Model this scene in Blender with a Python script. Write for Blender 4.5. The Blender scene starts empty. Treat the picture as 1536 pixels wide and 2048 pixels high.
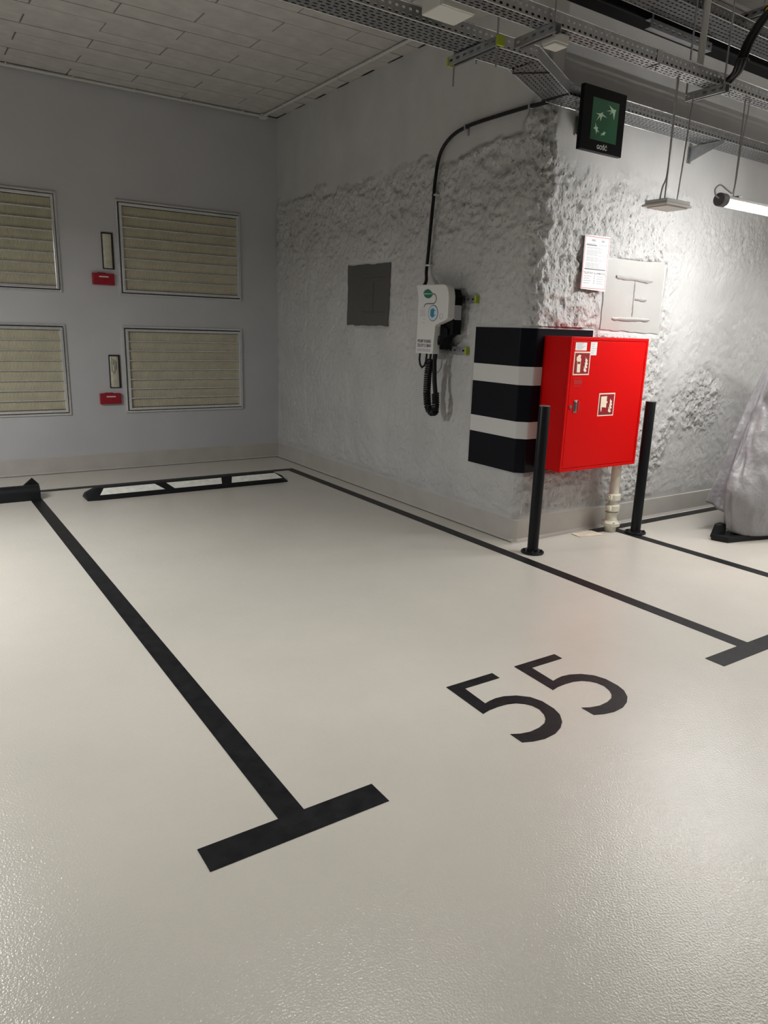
import bpy, math, random
import numpy as np
from mathutils import Matrix, Vector
random.seed(5)
S = bpy.context.scene
COL = S.collection

# ------------------------------------------------------------------ camera
cam_d = bpy.data.cameras.new('camera'); cam = bpy.data.objects.new('camera', cam_d); COL.objects.link(cam)
F = Vector((0.54395823, 0.80214578, -0.24631603)); R = Vector((0.83164169, -0.55444791, 0.03097764)); U = R.cross(F)
M = Matrix((R, U, -F)).transposed().to_4x4(); M.translation = Vector((-3.79648959, -7.92397747, 1.55))
cam.matrix_world = M
cam_d.sensor_fit = 'VERTICAL'; cam_d.sensor_height = 36; cam_d.sensor_width = 27; cam_d.lens = 36 * 1445.167 / 2048
cam_d.clip_start = .05; cam_d.clip_end = 100
S.camera = cam
# ------------------------------------------------------------------ world and light
w = bpy.data.worlds.new('world'); S.world = w; w.use_nodes = True
w.node_tree.nodes['Background'].inputs[0].default_value = (.8, .88, 1, 1)
w.node_tree.nodes['Background'].inputs[1].default_value = 0.0
S.view_settings.view_transform = 'Standard'; S.view_settings.look = 'None'
S.view_settings.gamma = 1; S.view_settings.exposure = 0.84; S.view_settings.use_curve_mapping = False

def add_unseen_light(name, loc, power, length=1.5, rz=0, color=(1, .97, .92), width=.09, spread=180):
    """long narrow light outside the frame: unseen tubes like the one in view, and added fills"""
    l = bpy.data.lights.new(name, 'AREA'); l.shape = 'RECTANGLE'; l.size = length; l.size_y = width
    l.energy = power; l.color = color; l.spread = math.radians(spread)
    o = bpy.data.objects.new(name, l); COL.objects.link(o); o.location = loc; o.rotation_euler = (0, 0, rz)
    return o
# unseen tubes over left bay and bay row; lane ones added to brighten the floor
add_unseen_light('unseen_light', (-4.9, -3.0, 2.45), 72, color=(1, .985, .96))
add_unseen_light('unseen_light', (-5.6, -5.6, 2.45), 9)
add_unseen_light('unseen_light', (-2.2, -5.6, 2.95), 6, spread=105)  # added fill for the mid floor, spread narrowed to spare the side wall
add_unseen_light('unseen_light', (1.2, -5.9, 2.8), 11, spread=150)
add_unseen_light('unseen_light', (3.4, -7.2, 2.7), 38)
add_unseen_light('unseen_light', (-3.5, -10.5, 2.7), 3)
add_unseen_light('unseen_light', (5.0, -5.04, 2.38), 32)
up = add_unseen_light('unseen_light', (3.2, -5.9, 2.6), 7); up.rotation_euler = (math.pi, 0, 0)  # added uplight without a known fitting, brightens the ceiling at the right

# ------------------------------------------------------------------ materials
MATS = {}
def mat(name, col, rough=.5, metal=0, var=0.0, vscale=6, bump=0, bscale=80, detail=4, coat=0, spec=.5):
    if name in MATS: return MATS[name]
    m = bpy.data.materials.new(name); m.use_nodes = True; nt = m.node_tree; N = nt.nodes; L = nt.links
    b = N['Principled BSDF']; b.inputs['Roughness'].default_value = rough; b.inputs['Metallic'].default_value = metal
    b.inputs['Specular IOR Level'].default_value = spec
    if coat: b.inputs['Coat Weight'].default_value = coat; b.inputs['Coat Roughness'].default_value = .15
    b.inputs['Base Color'].default_value = (*col, 1)
    tc = N.new('ShaderNodeTexCoord')
    if var:
        n = N.new('ShaderNodeTexNoise'); n.inputs['Scale'].default_value = vscale; n.inputs['Detail'].default_value = detail
        L.new(tc.outputs['Object'], n.inputs['Vector'])
        r = N.new('ShaderNodeValToRGB'); r.color_ramp.elements[0].position = .3; r.color_ramp.elements[1].position = .7
        r.color_ramp.elements[0].color = (*[max(0, c * (1 - var)) for c in col], 1)
        r.color_ramp.elements[1].color = (*[min(1, c * (1 + var)) for c in col], 1)
        L.new(n.outputs['Fac'], r.inputs['Fac']); L.new(r.outputs['Color'], b.inputs['Base Color'])
    if bump:
        n2 = N.new('ShaderNodeTexNoise'); n2.inputs['Scale'].default_value = bscale; n2.inputs['Detail'].default_value = 3
        L.new(tc.outputs['Object'], n2.inputs['Vector'])
        bp = N.new('ShaderNodeBump'); bp.inputs['Strength'].default_value = 1; bp.inputs['Distance'].default_value = bump
        L.new(n2.outputs['Fac'], bp.inputs['Height']); L.new(bp.outputs['Normal'], b.inputs['Normal'])
    MATS[name] = m; return m

def plaster_mat(name, col):
    """painted rough render: attribute 'rough' drives pits and grain"""
    m = bpy.data.materials.new(name); m.use_nodes = True; nt = m.node_tree; N = nt.nodes; L = nt.links
    b = N['Principled BSDF']; b.inputs['Roughness'].default_value = .55; b.inputs['Specular IOR Level'].default_value = .35
    tc = N.new('ShaderNodeTexCoord'); at = N.new('ShaderNodeAttribute'); at.attribute_name = 'rough'
    mp = N.new('ShaderNodeMapping'); mp.inputs['Scale'].default_value = (1, 1, .7); L.new(tc.outputs['Object'], mp.inputs['Vector'])
    def noise(s, d):
        n = N.new('ShaderNodeTexNoise'); n.inputs['Scale'].default_value = s; n.inputs['Detail'].default_value = d
        L.new(mp.outputs[0], n.inputs['Vector']); return n
    n1 = noise(26, 6); v = N.new('ShaderNodeTexVoronoi'); v.inputs['Scale'].default_value = 34; L.new(mp.outputs[0], v.inputs['Vector'])
    mr = N.new('ShaderNodeMapRange'); mr.inputs['From Min'].default_value = 0; mr.inputs['From Max'].default_value = .35
    L.new(v.outputs['Distance'], mr.inputs['Value'])
    ad = N.new('ShaderNodeMath'); ad.operation = 'MULTIPLY_ADD'; ad.inputs[1].default_value = .35
    L.new(mr.outputs[0], ad.inputs[0]); L.new(n1.outputs['Fac'], ad.inputs[2])
    mu = N.new('ShaderNodeMath'); mu.operation = 'MULTIPLY'; L.new(ad.outputs[0], mu.inputs[0]); L.new(at.outputs['Fac'], mu.inputs[1])
    nf = noise(140, 3); a2 = N.new('ShaderNodeMath'); a2.operation = 'MULTIPLY_ADD'; a2.inputs[1].default_value = .06
    L.new(nf.outputs['Fac'], a2.inputs[0]); L.new(mu.outputs[0], a2.inputs[2])
    bp = N.new('ShaderNodeBump'); bp.inputs['Strength'].default_value = 1; bp.inputs['Distance'].default_value = .022
    L.new(a2.outputs[0], bp.inputs['Height']); L.new(bp.outputs['Normal'], b.inputs['Normal'])
    nc = noise(3, 5); r = N.new('ShaderNodeValToRGB'); r.color_ramp.elements[0].position = .3; r.color_ramp.elements[1].position = .75
    r.color_ramp.elements[0].color = (*[c * .9 for c in col], 1); r.color_ramp.elements[1].color = (*[min(1, c * 1.05) for c in col], 1)
    L.new(nc.outputs['Fac'], r.inputs['Fac']); L.new(r.outputs['Color'], b.inputs['Base Color'])
    return m

def floor_mat():
    m = bpy.data.materials.new('epoxy_floor'); m.use_nodes = True; nt = m.node_tree; N = nt.nodes; L = nt.links
    b = N['Principled BSDF']; b.inputs['Specular IOR Level'].default_value = .95
    tc = N.new('ShaderNodeTexCoord')
    def noise(s, d, rgh=.5):
        n = N.new('ShaderNodeTexNoise'); n.inputs['Scale'].default_value = s; n.inputs['Detail'].default_value = d
        n.inputs['Roughness'].default_value = rgh; L.new(tc.outputs['Object'], n.inputs['Vector']); return n
    n = noise(1.1, 7, .62); r = N.new('ShaderNodeValToRGB'); e = r.color_ramp.elements
    e[0].position = .32; e[0].color = (.615, .592, .535, 1); e[1].position = .62; e[1].color = (.665, .638, .58, 1)
    L.new(n.outputs['Fac'], r.inputs['Fac'])
    # small scuffs
    n3 = noise(9, 8, .75); r3 = N.new('ShaderNodeValToRGB'); r3.color_ramp.elements[0].position = .24; r3.color_ramp.elements[1].position = .36
    r3.color_ramp.elements[0].color = (.78, .76, .73, 1); r3.color_ramp.elements[1].color = (1, 1, 1, 1); L.new(n3.outputs['Fac'], r3.inputs['Fac'])
    mx = N.new('ShaderNodeMix'); mx.data_type = 'RGBA'; mx.blend_type = 'MULTIPLY'; mx.inputs[0].default_value = .35
    L.new(r.outputs['Color'], mx.inputs[6]); L.new(r3.outputs['Color'], mx.inputs[7]); L.new(mx.outputs[2], b.inputs['Base Color'])
    rr = N.new('ShaderNodeMapRange'); rr.inputs['To Min'].default_value = .17; rr.inputs['To Max'].default_value = .24
    n4 = noise(2.3, 4); L.new(n4.outputs['Fac'], rr.inputs['Value']); L.new(rr.outputs[0], b.inputs['Roughness'])
    nb = noise(150, 2); nb2 = noise(5, 1)
    a = N.new('ShaderNodeMath'); a.operation = 'MULTIPLY_ADD'; a.inputs[1].default_value = .5
    L.new(nb2.outputs['Fac'], a.inputs[0]); L.new(nb.outputs['Fac'], a.inputs[2])
    bp = N.new('ShaderNodeBump'); bp.inputs['Distance'].default_value = .0016; bp.inputs['Strength'].default_value = 1
    L.new(a.outputs[0], bp.inputs['Height']); L.new(bp.outputs['Normal'], b.inputs['Normal'])
    return m

def emit(name, col, s):
    m = bpy.data.materials.new(name); m.use_nodes = True; b = m.node_tree.nodes['Principled BSDF']
    b.inputs['Base Color'].default_value = (*col, 1); b.inputs['Emission Color'].default_value = (*col, 1); b.inputs['Emission Strength'].default_value = s
    return m

m_floor = floor_mat()
m_wall = plaster_mat('painted_render', (.545, .545, .54))
m_back = mat('blue_grey_paint', (.50, .503, .52), .55, var=.04, vscale=2, bump=.0006, bscale=90)
m_skirt = mat('skirting_coating', (.47, .45, .42), .35, var=.06, vscale=5, bump=.0006, bscale=60)
m_ceil = mat('ceiling_board', (.47, .455, .435), .9, var=.10, vscale=7, bump=.003, bscale=60)
m_ceilgap = mat('ceiling_joint', (.17, .16, .155), .95, var=.1)
m_far = mat('plain_wall', (.5, .5, .5), .8)
m_tape = mat('black_marking', (.011, .011, .013), .42, var=.5, vscale=14, bump=.0008, bscale=150, spec=.2)
m_black = mat('black_paint', (.005, .006, .010), .3, bump=.0004, bscale=20, spec=.15)
m_white = mat('stripe_white', (.66, .66, .65), .4, bump=.0004, bscale=20)
m_rubber = mat('black_rubber', (.009, .010, .012), .5, bump=.0006, bscale=120, spec=.25)
m_reflect = mat('reflective_patch', (.85, .86, .80), .4, var=.12, vscale=18)
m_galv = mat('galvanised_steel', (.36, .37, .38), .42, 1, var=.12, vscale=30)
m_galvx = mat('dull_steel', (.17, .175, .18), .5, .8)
m_galvd = mat('galvanised_strut', (.40, .41, .42), .45, 1, var=.12, vscale=20)
m_alu = mat('aluminium_frame', (.80, .81, .82), .25, .75, var=.06, vscale=30)
m_fin = mat('filter_beige', (.50, .47, .36), .6, var=.08, vscale=8)
m_dark = mat('dark_gap', (.015, .015, .016), .8)
m_red = mat('cabinet_red', (.66, .003, .003), .42, bump=.0003, bscale=200, spec=.12)
m_sred = mat('sign_dark_red', (.30, .004, .015), .5)
m_cream = mat('sign_cream', (.88, .78, .62), .6)
m_label = mat('label_white', (.85, .84, .84), .6)
m_ink = mat('label_ink', (.10, .10, .12), .7)
m_inkg = mat('label_ink_grey', (.42, .42, .46), .7)
m_pinkred = mat('poster_red', (.75, .12, .16), .6)
m_faded = mat('faded_red', (.45, .004, .004), .6)
m_chrome = mat('steel', (.6, .6, .6), .25, 1)
m_pipe = mat('pipe_cream', (.74, .71, .60), .4, var=.10, vscale=16, bump=.001, bscale=50)
m_bol = mat('bollard_black', (.007, .008, .010), .36, spec=.25)
m_plastic = mat('white_plastic', (.70, .70, .69), .35)
m_wbox = mat('box_plastic', (.62, .62, .58), .45)
m_bplastic = mat('black_plastic', (.005, .005, .006), .4, spec=.12)
m_cable = mat('black_cable', (.006, .006, .007), .45, spec=.3)
m_gcable = mat('grey_cable', (.35, .35, .34), .5)
m_green = mat('leaf_green', (.02, .16, .09), .5)
m_blue = mat('badge_blue', (.04, .22, .36), .5)
m_pale = mat('badge_pale', (.55, .66, .75), .5)
m_signg = mat('sign_green', (.016, .10, .045), .35, var=.3, vscale=4, detail=1)
m_star = mat('sign_star', (.50, .68, .52), .5)
m_cap = mat('cap_green', (.34, .45, .03), .5)
m_capy = mat('cap_yellow', (.70, .46, .02), .5)
m_call = mat('call_red', (.30, .006, .018), .4)
m_callw = mat('call_white', (.70, .50, .50), .5)
m_motor = mat('niche_cream', (.52, .50, .40), .4, var=.15, vscale=20)
m_gpatch = mat('patch_grey', (.42, .42, .405), .45, var=.04, vscale=4, bump=.0006, bscale=40)
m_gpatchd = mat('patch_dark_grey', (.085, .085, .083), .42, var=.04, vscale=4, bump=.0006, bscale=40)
m_tarp = mat('grey_tarpaulin', (.27, .265, .275), .42, var=.06, vscale=6, bump=.022, bscale=9)
m_cond = mat('grey_conduit', (.55, .55, .53), .5)
m_cardb = mat('beige_board', (.66, .60, .48), .6, var=.15, vscale=12)
m_led = emit('led_light', (1, .985, .96), 58)

# ------------------------------------------------------------------ helpers
LOC = {}
def wl(o): return LOC.get(o.name, Vector((0, 0, 0))) if o else Vector((0, 0, 0))
class MB:
    def __init__(s): s.v = []; s.f = []
    def add(s, vs, fs):
        k = len(s.v); s.v += [tuple(v) for v in vs]; s.f += [tuple(i + k for i in f) for f in fs]; return s
    def box(s, x0, x1, y0, y1, z0, z1):
        return s.add([(x0,y0,z0),(x1,y0,z0),(x1,y1,z0),(x0,y1,z0),(x0,y0,z1),(x1,y0,z1),(x1,y1,z1),(x0,y1,z1)],
                     [(0,3,2,1),(4,5,6,7),(0,1,5,4),(1,2,6,5),(2,3,7,6),(3,0,4,7)])
    def prism(s, pts, ext):
        n = len(pts); e = Vector(ext); a = [Vector(p) for p in pts]; b = [p + e for p in a]
        return s.add(a + b, [tuple(range(n))[::-1], tuple(range(n, 2*n))] + [(i, (i+1) % n, n + (i+1) % n, n + i) for i in range(n)])
    def tube(s, path, r, n=10, closed=False):
        P = [Vector(p) for p in path]; m = len(P); rs = r if isinstance(r, (list, tuple)) else [r]*m
        vs = []; prev = None
        for i, p in enumerate(P):
            if closed: t = P[(i+1) % m] - P[i-1]
            else: t = P[min(i+1, m-1)] - P[max(i-1, 0)]
            t.normalize()
            if prev is None:
                a = Vector((0,0,1)) if abs(t.z) < .9 else Vector((1,0,0)); u = t.cross(a).normalized()
            else: u = (prev - t * prev.dot(t)).normalized()
            prev = u; q = t.cross(u)
            for k in range(n):
                an = 2*math.pi*k/n; vs.append(p + (u*math.cos(an) + q*math.sin(an))*rs[i])
        fs = [(i*n+k, i*n+(k+1) % n, (i+1)*n+(k+1) % n, (i+1)*n+k) for i in range(m-1) for k in range(n)]
        if closed: fs += [((m-1)*n+k, (m-1)*n+(k+1) % n, (k+1) % n, k) for k in range(n)]
        else: fs += [tuple(range(n))[::-1], tuple(range((m-1)*n, m*n))]
        return s.add(vs, fs)
    def cyl(s, a, b, r, n=24): return s.tube([a, b], r, n)
    def lathe(s, cx, cy, prof, n=24):
        vs = [(cx + r*math.cos(2*math.pi*k/n), cy + r*math.sin(2*math.pi*k/n), z) for r, z in prof for k in range(n)]
        m = len(prof); fs = [(i*n+k, i*n+(k+1) % n, (i+1)*n+(k+1) % n, (i+1)*n+k) for i in range(m-1) for k in range(n)]
        return s.add(vs, fs + [tuple(range(n))[::-1], tuple(range((m-1)*n, m*n))])
    def perf(s, o, u, v, nu, nv, pu, pv, hu, hv, stag=False):
        """sheet of nu x nv cells, each with a real slot"""
        o, u, v = Vector(o), Vector(u), Vector(v)
        for j in range(nv):
            for i in range(nu):
                a = o + u*(i*pu) + v*(j*pv)
                du, dv = (pu-hu)/2, (pv-hv)/2; sh = (pu-hu)/3 * (1 if (stag and j % 2) else -1) if stag else 0
                c = [a, a+u*pu, a+u*pu+v*pv, a+v*pv]
                h = [a+u*(du+sh)+v*dv, a+u*(du+hu+sh)+v*dv, a+u*(du+hu+sh)+v*(dv+hv), a+u*(du+sh)+v*(dv+hv)]
                s.add(c + h, [(0,1,5,4),(1,2,6,5),(2,3,7,6),(3,0,4,7)])
        return s
def root(name, label, cat, loc, group=None):
    o = bpy.data.objects.new(name, None); COL.objects.link(o); o.location = loc; o.empty_display_size = .05
    o['label'] = label; o['category'] = cat
    if group: o['group'] = group
    LOC[o.name] = Vector(loc); return o
def obj(name, mb, m, parent=None, smooth=False, bevel=0, solid=0, origin=None, label=None):
    L = origin if origin is not None else (Vector(wl(parent)) if parent else Vector((0, 0, 0))); L = Vector(L)
    me = bpy.data.meshes.new(name); me.from_pydata([tuple(Vector(v) - L) for v in mb.v], [], mb.f); me.materials.append(m); me.update()
    o = bpy.data.objects.new(name, me); COL.objects.link(o)
    if parent: o.parent = parent; o.location = L - wl(parent)
    else: o.location = L
    LOC[o.name] = L.copy()
    if smooth:
        me.polygons.foreach_set('use_smooth', [True]*len(me.polygons))
        try: me.set_sharp_from_angle(angle=math.radians(40))
        except Exception: pass
    if bevel:
        b = o.modifiers.new('bevel', 'BEVEL'); b.width = bevel; b.segments = 2; b.limit_method = 'ANGLE'
    if solid:
        q = o.modifiers.new('solid', 'SOLIDIFY'); q.thickness = solid; q.offset = 0
    if label: o['label'] = label
    return o
def tag(o, label, cat, group=None):
    o['label'] = label; o['category'] = cat
    if group: o['group'] = group
    return o
def struct(name, mb, m, parent=None, **k):
    o = obj(name, mb, m, parent, **k)
    if not parent: o['kind'] = 'structure'
    return o
def text(name, s, parent, m, origin, right, up, size, fit=None, depth=.001, bold=0, label=None):
    """lettering made into a mesh lying in the plane right/up; fit = width in m"""
    c = bpy.data.curves.new(name, 'FONT'); c.body = s; c.size = 1; c.offset = bold; c.resolution_u = 3
    t = bpy.data.objects.new(name, c); COL.objects.link(t)
    bpy.context.view_layer.update(); dg = bpy.context.evaluated_depsgraph_get()
    me0 = bpy.data.meshes.new_from_object(t.evaluated_get(dg))
    vs = [v.co.copy() for v in me0.vertices]; fs = [tuple(p.vertices) for p in me0.polygons]
    bpy.data.objects.remove(t); bpy.data.curves.remove(c); bpy.data.meshes.remove(me0)
    x0 = min(v.x for v in vs); x1 = max(v.x for v in vs); y0 = min(v.y for v in vs); y1 = max(v.y for v in vs)
    R_, U_ = Vector(right).normalized(), Vector(up).normalized()
    sy = size/(y1-y0); sx = (fit/(x1-x0)) if fit else sy; nrm = R_.cross(U_)
    mb = MB(); mb.add([Vector(origin) + R_*((v.x-x0)*sx) + U_*((v.y-y0)*sy) + nrm*depth for v in vs], fs)
    return obj(name, mb, m, parent, label=label)

# ------------------------------------------------------------------ noise for the rough render
def vnoise(x, y, seed):
    xi = np.floor(x).astype(np.int64); yi = np.floor(y).astype(np.int64); xf = x-xi; yf = y-yi
    def h(a, b):
        n = (a*374761393 + b*668265263 + seed*1442695041) & 0x7fffffff
        n = ((n ^ (n >> 13))*1274126177) & 0x7fffffff
        return ((n ^ (n >> 16)) & 0xffff)/65535.0
    u = xf*xf*(3-2*xf); v = yf*yf*(3-2*yf)
    return (h(xi, yi)*(1-u)+h(xi+1, yi)*u)*(1-v)+(h(xi, yi+1)*(1-u)+h(xi+1, yi+1)*u)*v
def fbm(x, y, seed, o=4):
    t = 0; a = .5; s = 0
    for i in range(o): t = t + a*vnoise(x*2**i+i*17.3, y*2**i+i*9.1, seed+i); s += a; a *= .5
    return t/s*2-1
def sm(a, b, x): t = np.clip((x-a)/(b-a), 0, 1); return t*t*(3-2*t)

YF = -4.09                                  # front face of the rough block
def wall_rough(s, z):
    """s along the wall: 0 = inner corner, 4.09 = outer corner, beyond = along the front face"""
    edge = fbm(s*3, z*3, 5)*.16 + fbm(s*11, z*11, 9)*.05
    front = sm(4.0, 4.15, s)
    top = (2.83 + np.where(s < .5, (0.5-s)*.06, 0))*(1-front) + front*(2.62 - .10*sm(4.6, 5.6, s)) + .55*np.exp(-((s-4.08)/.12)**2)
    m = 1 - sm(-.02-.10*front, .05+.14*front, z - top - edge*.8)
    m = m*sm(.17, .24, z)
    amp = .48 + .50*sm(1.7, 2.6, z)*(1-front) + front*(.6 + .55*sm(1.0, 1.9, z)*(1-sm(5.3, 5.9, s)))
    # right of the grey patch the render is trowelled nearly flat, with torn patches lower down
    far = sm(5.5, 5.8, s)*(1-sm(2.3, 2.6, z)*0)
    torn = np.exp(-(((s-6.25)/.33)**2 + ((z-1.0)/.27)**2)**2) + .8*np.exp(-(((s-5.75-(z-.6)*.35)/.10)**2 + ((z-.72)/.3)**2)**2)
    amp = amp*(1-.72*far*(1-.75*sm(1.9, 2.3, z))) + 1.1*torn*front
    # smooth painted zones: stripes and grey patches
    def rect(a, b, c, d, f=.03): return sm(a-f, a, s)*(1-sm(b, b+f, s))*sm(c-f, c, z)*(1-sm(d, d+f, z))
    flat = np.maximum.reduce([rect(3.515, 4.78, .525, 1.585, .02), rect(1.585, 2.31, 1.57, 2.12), rect(4.83, 5.55, 1.57, 2.11)])
    return m*amp*(1-flat), flat
def disp(s, z):
    r, flat = wall_rough(s, z)
    wx = s + .05*fbm(s*6, z*6, 31); wz = z + .05*fbm(s*6+5, z*6, 37)
    d = .022*fbm(wx*3, wz*4, 1) + .020*fbm(wx*8+wz*3, wz*11, 11, 5) + .010*(1-2*np.abs(fbm(wx*14+wz*4, wz*17, 15, 3))) + .014*fbm(wx*30, wz*26, 21, 3)
    d = d - .020*sm(.42, .62, fbm(wx*17, wz*19, 83, 2))
    front = sm(4.0, 4.15, s)
    d2 = .012*fbm(wx*24, wz*14, 41, 3) + .010*fbm(wx*55, wz*30, 51, 2)
    d = d*(1-.45*front) + d2*(.4+.6*front)
    low = .006*fbm(s*2, z*2, 61)*sm(.2, .5, z)*(1-flat)
    crack = -.02*np.exp(-((s-(.70+.03*fbm(s*0+z*3, z*4, 71)))/.010)**2)*sm(.4, .5, z)*(1-sm(2.0, 2.15, z))
    return r*d + low + crack, r
def wall_point(s, z, d):
    """position on the L-shaped wall with its chamfered, slightly leaning outer corner"""
    c = .03 + .035*np.clip(z, 0, 3)         # chamfer half-size grows upward
    sa = 4.09 - c; sb = 4.09 + c
    t = np.clip((s-sa)/(2*c), 0, 1)
    x = np.where(s < sa, 0, np.where(s > sb, s-4.09, t*c)); y = np.where(s < sa, -s, np.where(s > sb, YF, -(4.09-c) - t*c))
    tt = sm(0, 1, t); nx = -np.cos(tt*np.pi/2); ny = -np.sin(tt*np.pi/2)
    return x + nx*d, y + ny*d
def wall_patch(name, s0, s1, z0, z1, ds, dz):
    s = np.linspace(s0, s1, int((s1-s0)/ds)+1); z = np.linspace(z0, z1, int((z1-z0)/dz)+1)
    Sg, Z = np.meshgrid(s, z); D, r = disp(Sg, Z); X, Y = wall_point(Sg, Z, D)
    n, m_ = Sg.shape; co = np.stack([X, Y, Z], -1).reshape(-1, 3)
    i = np.arange(n-1)[:, None]*m_ + np.arange(m_-1)[None]; q = np.stack([i, i+1, i+1+m_, i+m_], -1).reshape(-1, 4)
    me = bpy.data.meshes.new(name); me.vertices.add(len(co)); me.vertices.foreach_set('co', co.ravel())
    me.loops.add(q.size); me.loops.foreach_set('vertex_index', q.ravel()); me.polygons.add(len(q))
    me.polygons.foreach_set('loop_start', np.arange(0, q.size, 4)); me.update(calc_edges=True)
    me.polygons.foreach_set('use_smooth', np.ones(len(q), bool))
    at = me.attributes.new('rough', 'FLOAT', 'POINT'); at.data.foreach_set('value', np.clip(r, 0, 1.3).ravel().astype(np.float32))
    me.materials.append(m_wall); me.validate(); o = bpy.data.objects.new(name, me); COL.objects.link(o); o['kind'] = 'structure'; return o
CEIL = 3.73
wall_patch('wall_side', 0, 4.09, 0, CEIL, .0125, .0125)
wall_patch('wall_front', 4.09, 7.4, 0, CEIL, .0125, .0125)
struct('wall_front', MB().box(3.31, 9, YF, YF+.2, 0, CEIL), m_wall)
struct('wall_back', MB().box(-12, .12, 0, .2, 0, CEIL), m_back)
struct('wall_left', MB().box(-12.2, -12, -14, .2, 0, CEIL), m_far)
struct('wall_rear', MB().box(-12.2, 9.2, -14.2, -14, 0, CEIL), m_far)
struct('wall_right', MB().box(9, 9.2, -14, YF+.2, 0, CEIL), m_far)
struct('floor', MB().box(-12.2, 9.2, -14.2, .2, -.1, 0), m_floor)
# ceiling with its boards in running bond
ce = struct('ceiling', MB().box(-12.2, 9.2, -14.2, .2, CEIL+.02, CEIL+.15), m_ceilgap)
PW, PH = 1.07, .2155
base = MB().box(-PW/2+.006, PW/2-.006, -PH/2+.0025, PH/2-.0025, 0, .03)
pm = bpy.data.meshes.new('ceiling_panel'); pm.from_pydata(base.v, [], base.f); pm.materials.append(m_ceil)
rows = []
cnt = 0
for j in range(0, 27):
    y = -.135 - PH*j + .108 - PH/2
    off = 0 if j % 2 == 0 else PW/2
    for i in range(-7, 4):
        x = -.008 - PW/2 + PW*i + off - 0.005
        if x > 3.6 or x < -4.6 - .25*0: continue
        if x < -3.9 and j > 12: continue
        if x > .2 and y > YF+.05: continue
        if x < -2.6 and j > 16: continue
        cnt += 1
        o = bpy.data.objects.new('ceiling_panel', pm); COL.objects.link(o); o.parent = ce
        o.location = (x, y, CEIL + random.uniform(-.003, .003)); o.rotation_euler = (random.uniform(-.004, .004), random.uniform(-.002, .002), 0)
struct('ceiling', MB().box(-12.2, 9.2, -14.2, -5.95, CEIL, CEIL+.02), m_ceil)
# skirting: the floor coating turned up the wall
def skirt(name, pts):
    mb = MB(); prof = [(.022, 0), (.010, .02), (.006, .165), (0, .17)]
    vs = []
    for (x, y, nx, ny) in pts:
        for d, z in prof: vs.append((x+nx*d, y+ny*d, z))
        vs.append((x-nx*.03, y-ny*.03, .17)); vs.append((x-nx*.03, y-ny*.03, 0))
    k = 6; fs = [(i*k+j, i*k+(j+1) % k, (i+1)*k+(j+1) % k, (i+1)*k+j) for i in range(len(pts)-1) for j in range(k)]
    fs += [tuple(range(k)), tuple(range((len(pts)-1)*k, len(pts)*k))[::-1]]
    mb.add(vs, fs); return struct(name, mb, m_skirt, smooth=False)
skirt('baseboard_back', [(-12, 0, 0, -1), (-.0, 0, 0, -1)])
skirt('baseboard_side', [(0, 0, -1, 0), (0, -4.06, -1, 0), (.012, -4.085, -.8, -.6), (.03, YF, 0, -1)])
skirt('baseboard_front', [(.03, YF, 0, -1), (9, YF, 0, -1)])
struct('trim_1', MB().box(-12, -.02, -.032, -.024, 0, .004).box(-.032, -.024, -4.1, -.02, 0, .004), mat('sealant_dark', (.10, .095, .085), .7))

# ------------------------------------------------------------------ floor markings
def flat(name, polys, label, cat='floor marking', group=None, m=m_tape, z=.0018):
    c = polys[0][0]; o3 = Vector((c[0], c[1], 0)); mb = MB()
    for p in polys: mb.prism([(a, b, 0.0003) for a, b in p], (0, 0, z))
    o = obj(name, mb, m, origin=o3); tag(o, label, cat, group); return o
def rc(x0, x1, y0, y1): return [(x0, y0), (x1, y0), (x1, y1), (x0, y1)]
flat('floor_line', [rc(-2.92, -2.827, -6.079, -.76), rc(-3.19, -2.561, -6.188, -6.079)], 'long black T-shaped line left of number 55, ending in a crossbar at the front')
flat('floor_line', [rc(-.292, -.199, -6.078, -.76), rc(-.577, .30, -6.180, -6.078)], 'black T-shaped line right of number 55, running past the near bollard')
flat('floor_line', [rc(-6.5, -2.922, -.845, -.76), rc(-2.825, -.294, -.845, -.76)], 'black line behind the wheel stop along the grey back wall')
flat('floor_line', [rc(.968, 1.058, -7.2, -4.225)], 'thin black line running forward from the bollard right of the red cabinet')
flat('floor_line', [rc(.80, 8.5, -4.222, -4.135)], 'black line along the foot of the rough white wall behind the pipe')
d1 = [(-1.8918,-5.6564),(-1.6193,-5.6578),(-1.6215,-5.7106),(-1.8271,-5.7084),(-1.8371,-5.8563),(-1.8067,-5.8494),(-1.7688,-5.845),(-1.7227,-5.8511),(-1.6703,-5.8744),(-1.6271,-5.9164),(-1.6087,-5.9689),(-1.6112,-6.0397),(-1.626,-6.0869),(-1.6619,-6.1333),(-1.702,-6.1618),(-1.7532,-6.1821),(-1.8166,-6.1876),(-1.8705,-6.1773),(-1.9146,-6.1594),(-1.9139,-6.0927),(-1.8771,-6.1109),(-1.8305,-6.121),(-1.7772,-6.1171),(-1.7341,-6.1036),(-1.7049,-6.081),(-1.6841,-6.0525),(-1.6703,-6.0119),(-1.6751,-5.9734),(-1.6918,-5.9462),(-1.7204,-5.9221),(-1.7596,-5.9092),(-1.807,-5.9056),(-1.8587,-5.9076),(-1.9027,-5.9177)]
flat('floor_number', [d1[::-1]], 'black painted numeral 5, left one of the number 55', 'numeral')
flat('floor_number', [[(x+.4115, y-.003) for x, y in d1][::-1]], 'black painted numeral 5, right one of the number 55', 'numeral')

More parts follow.
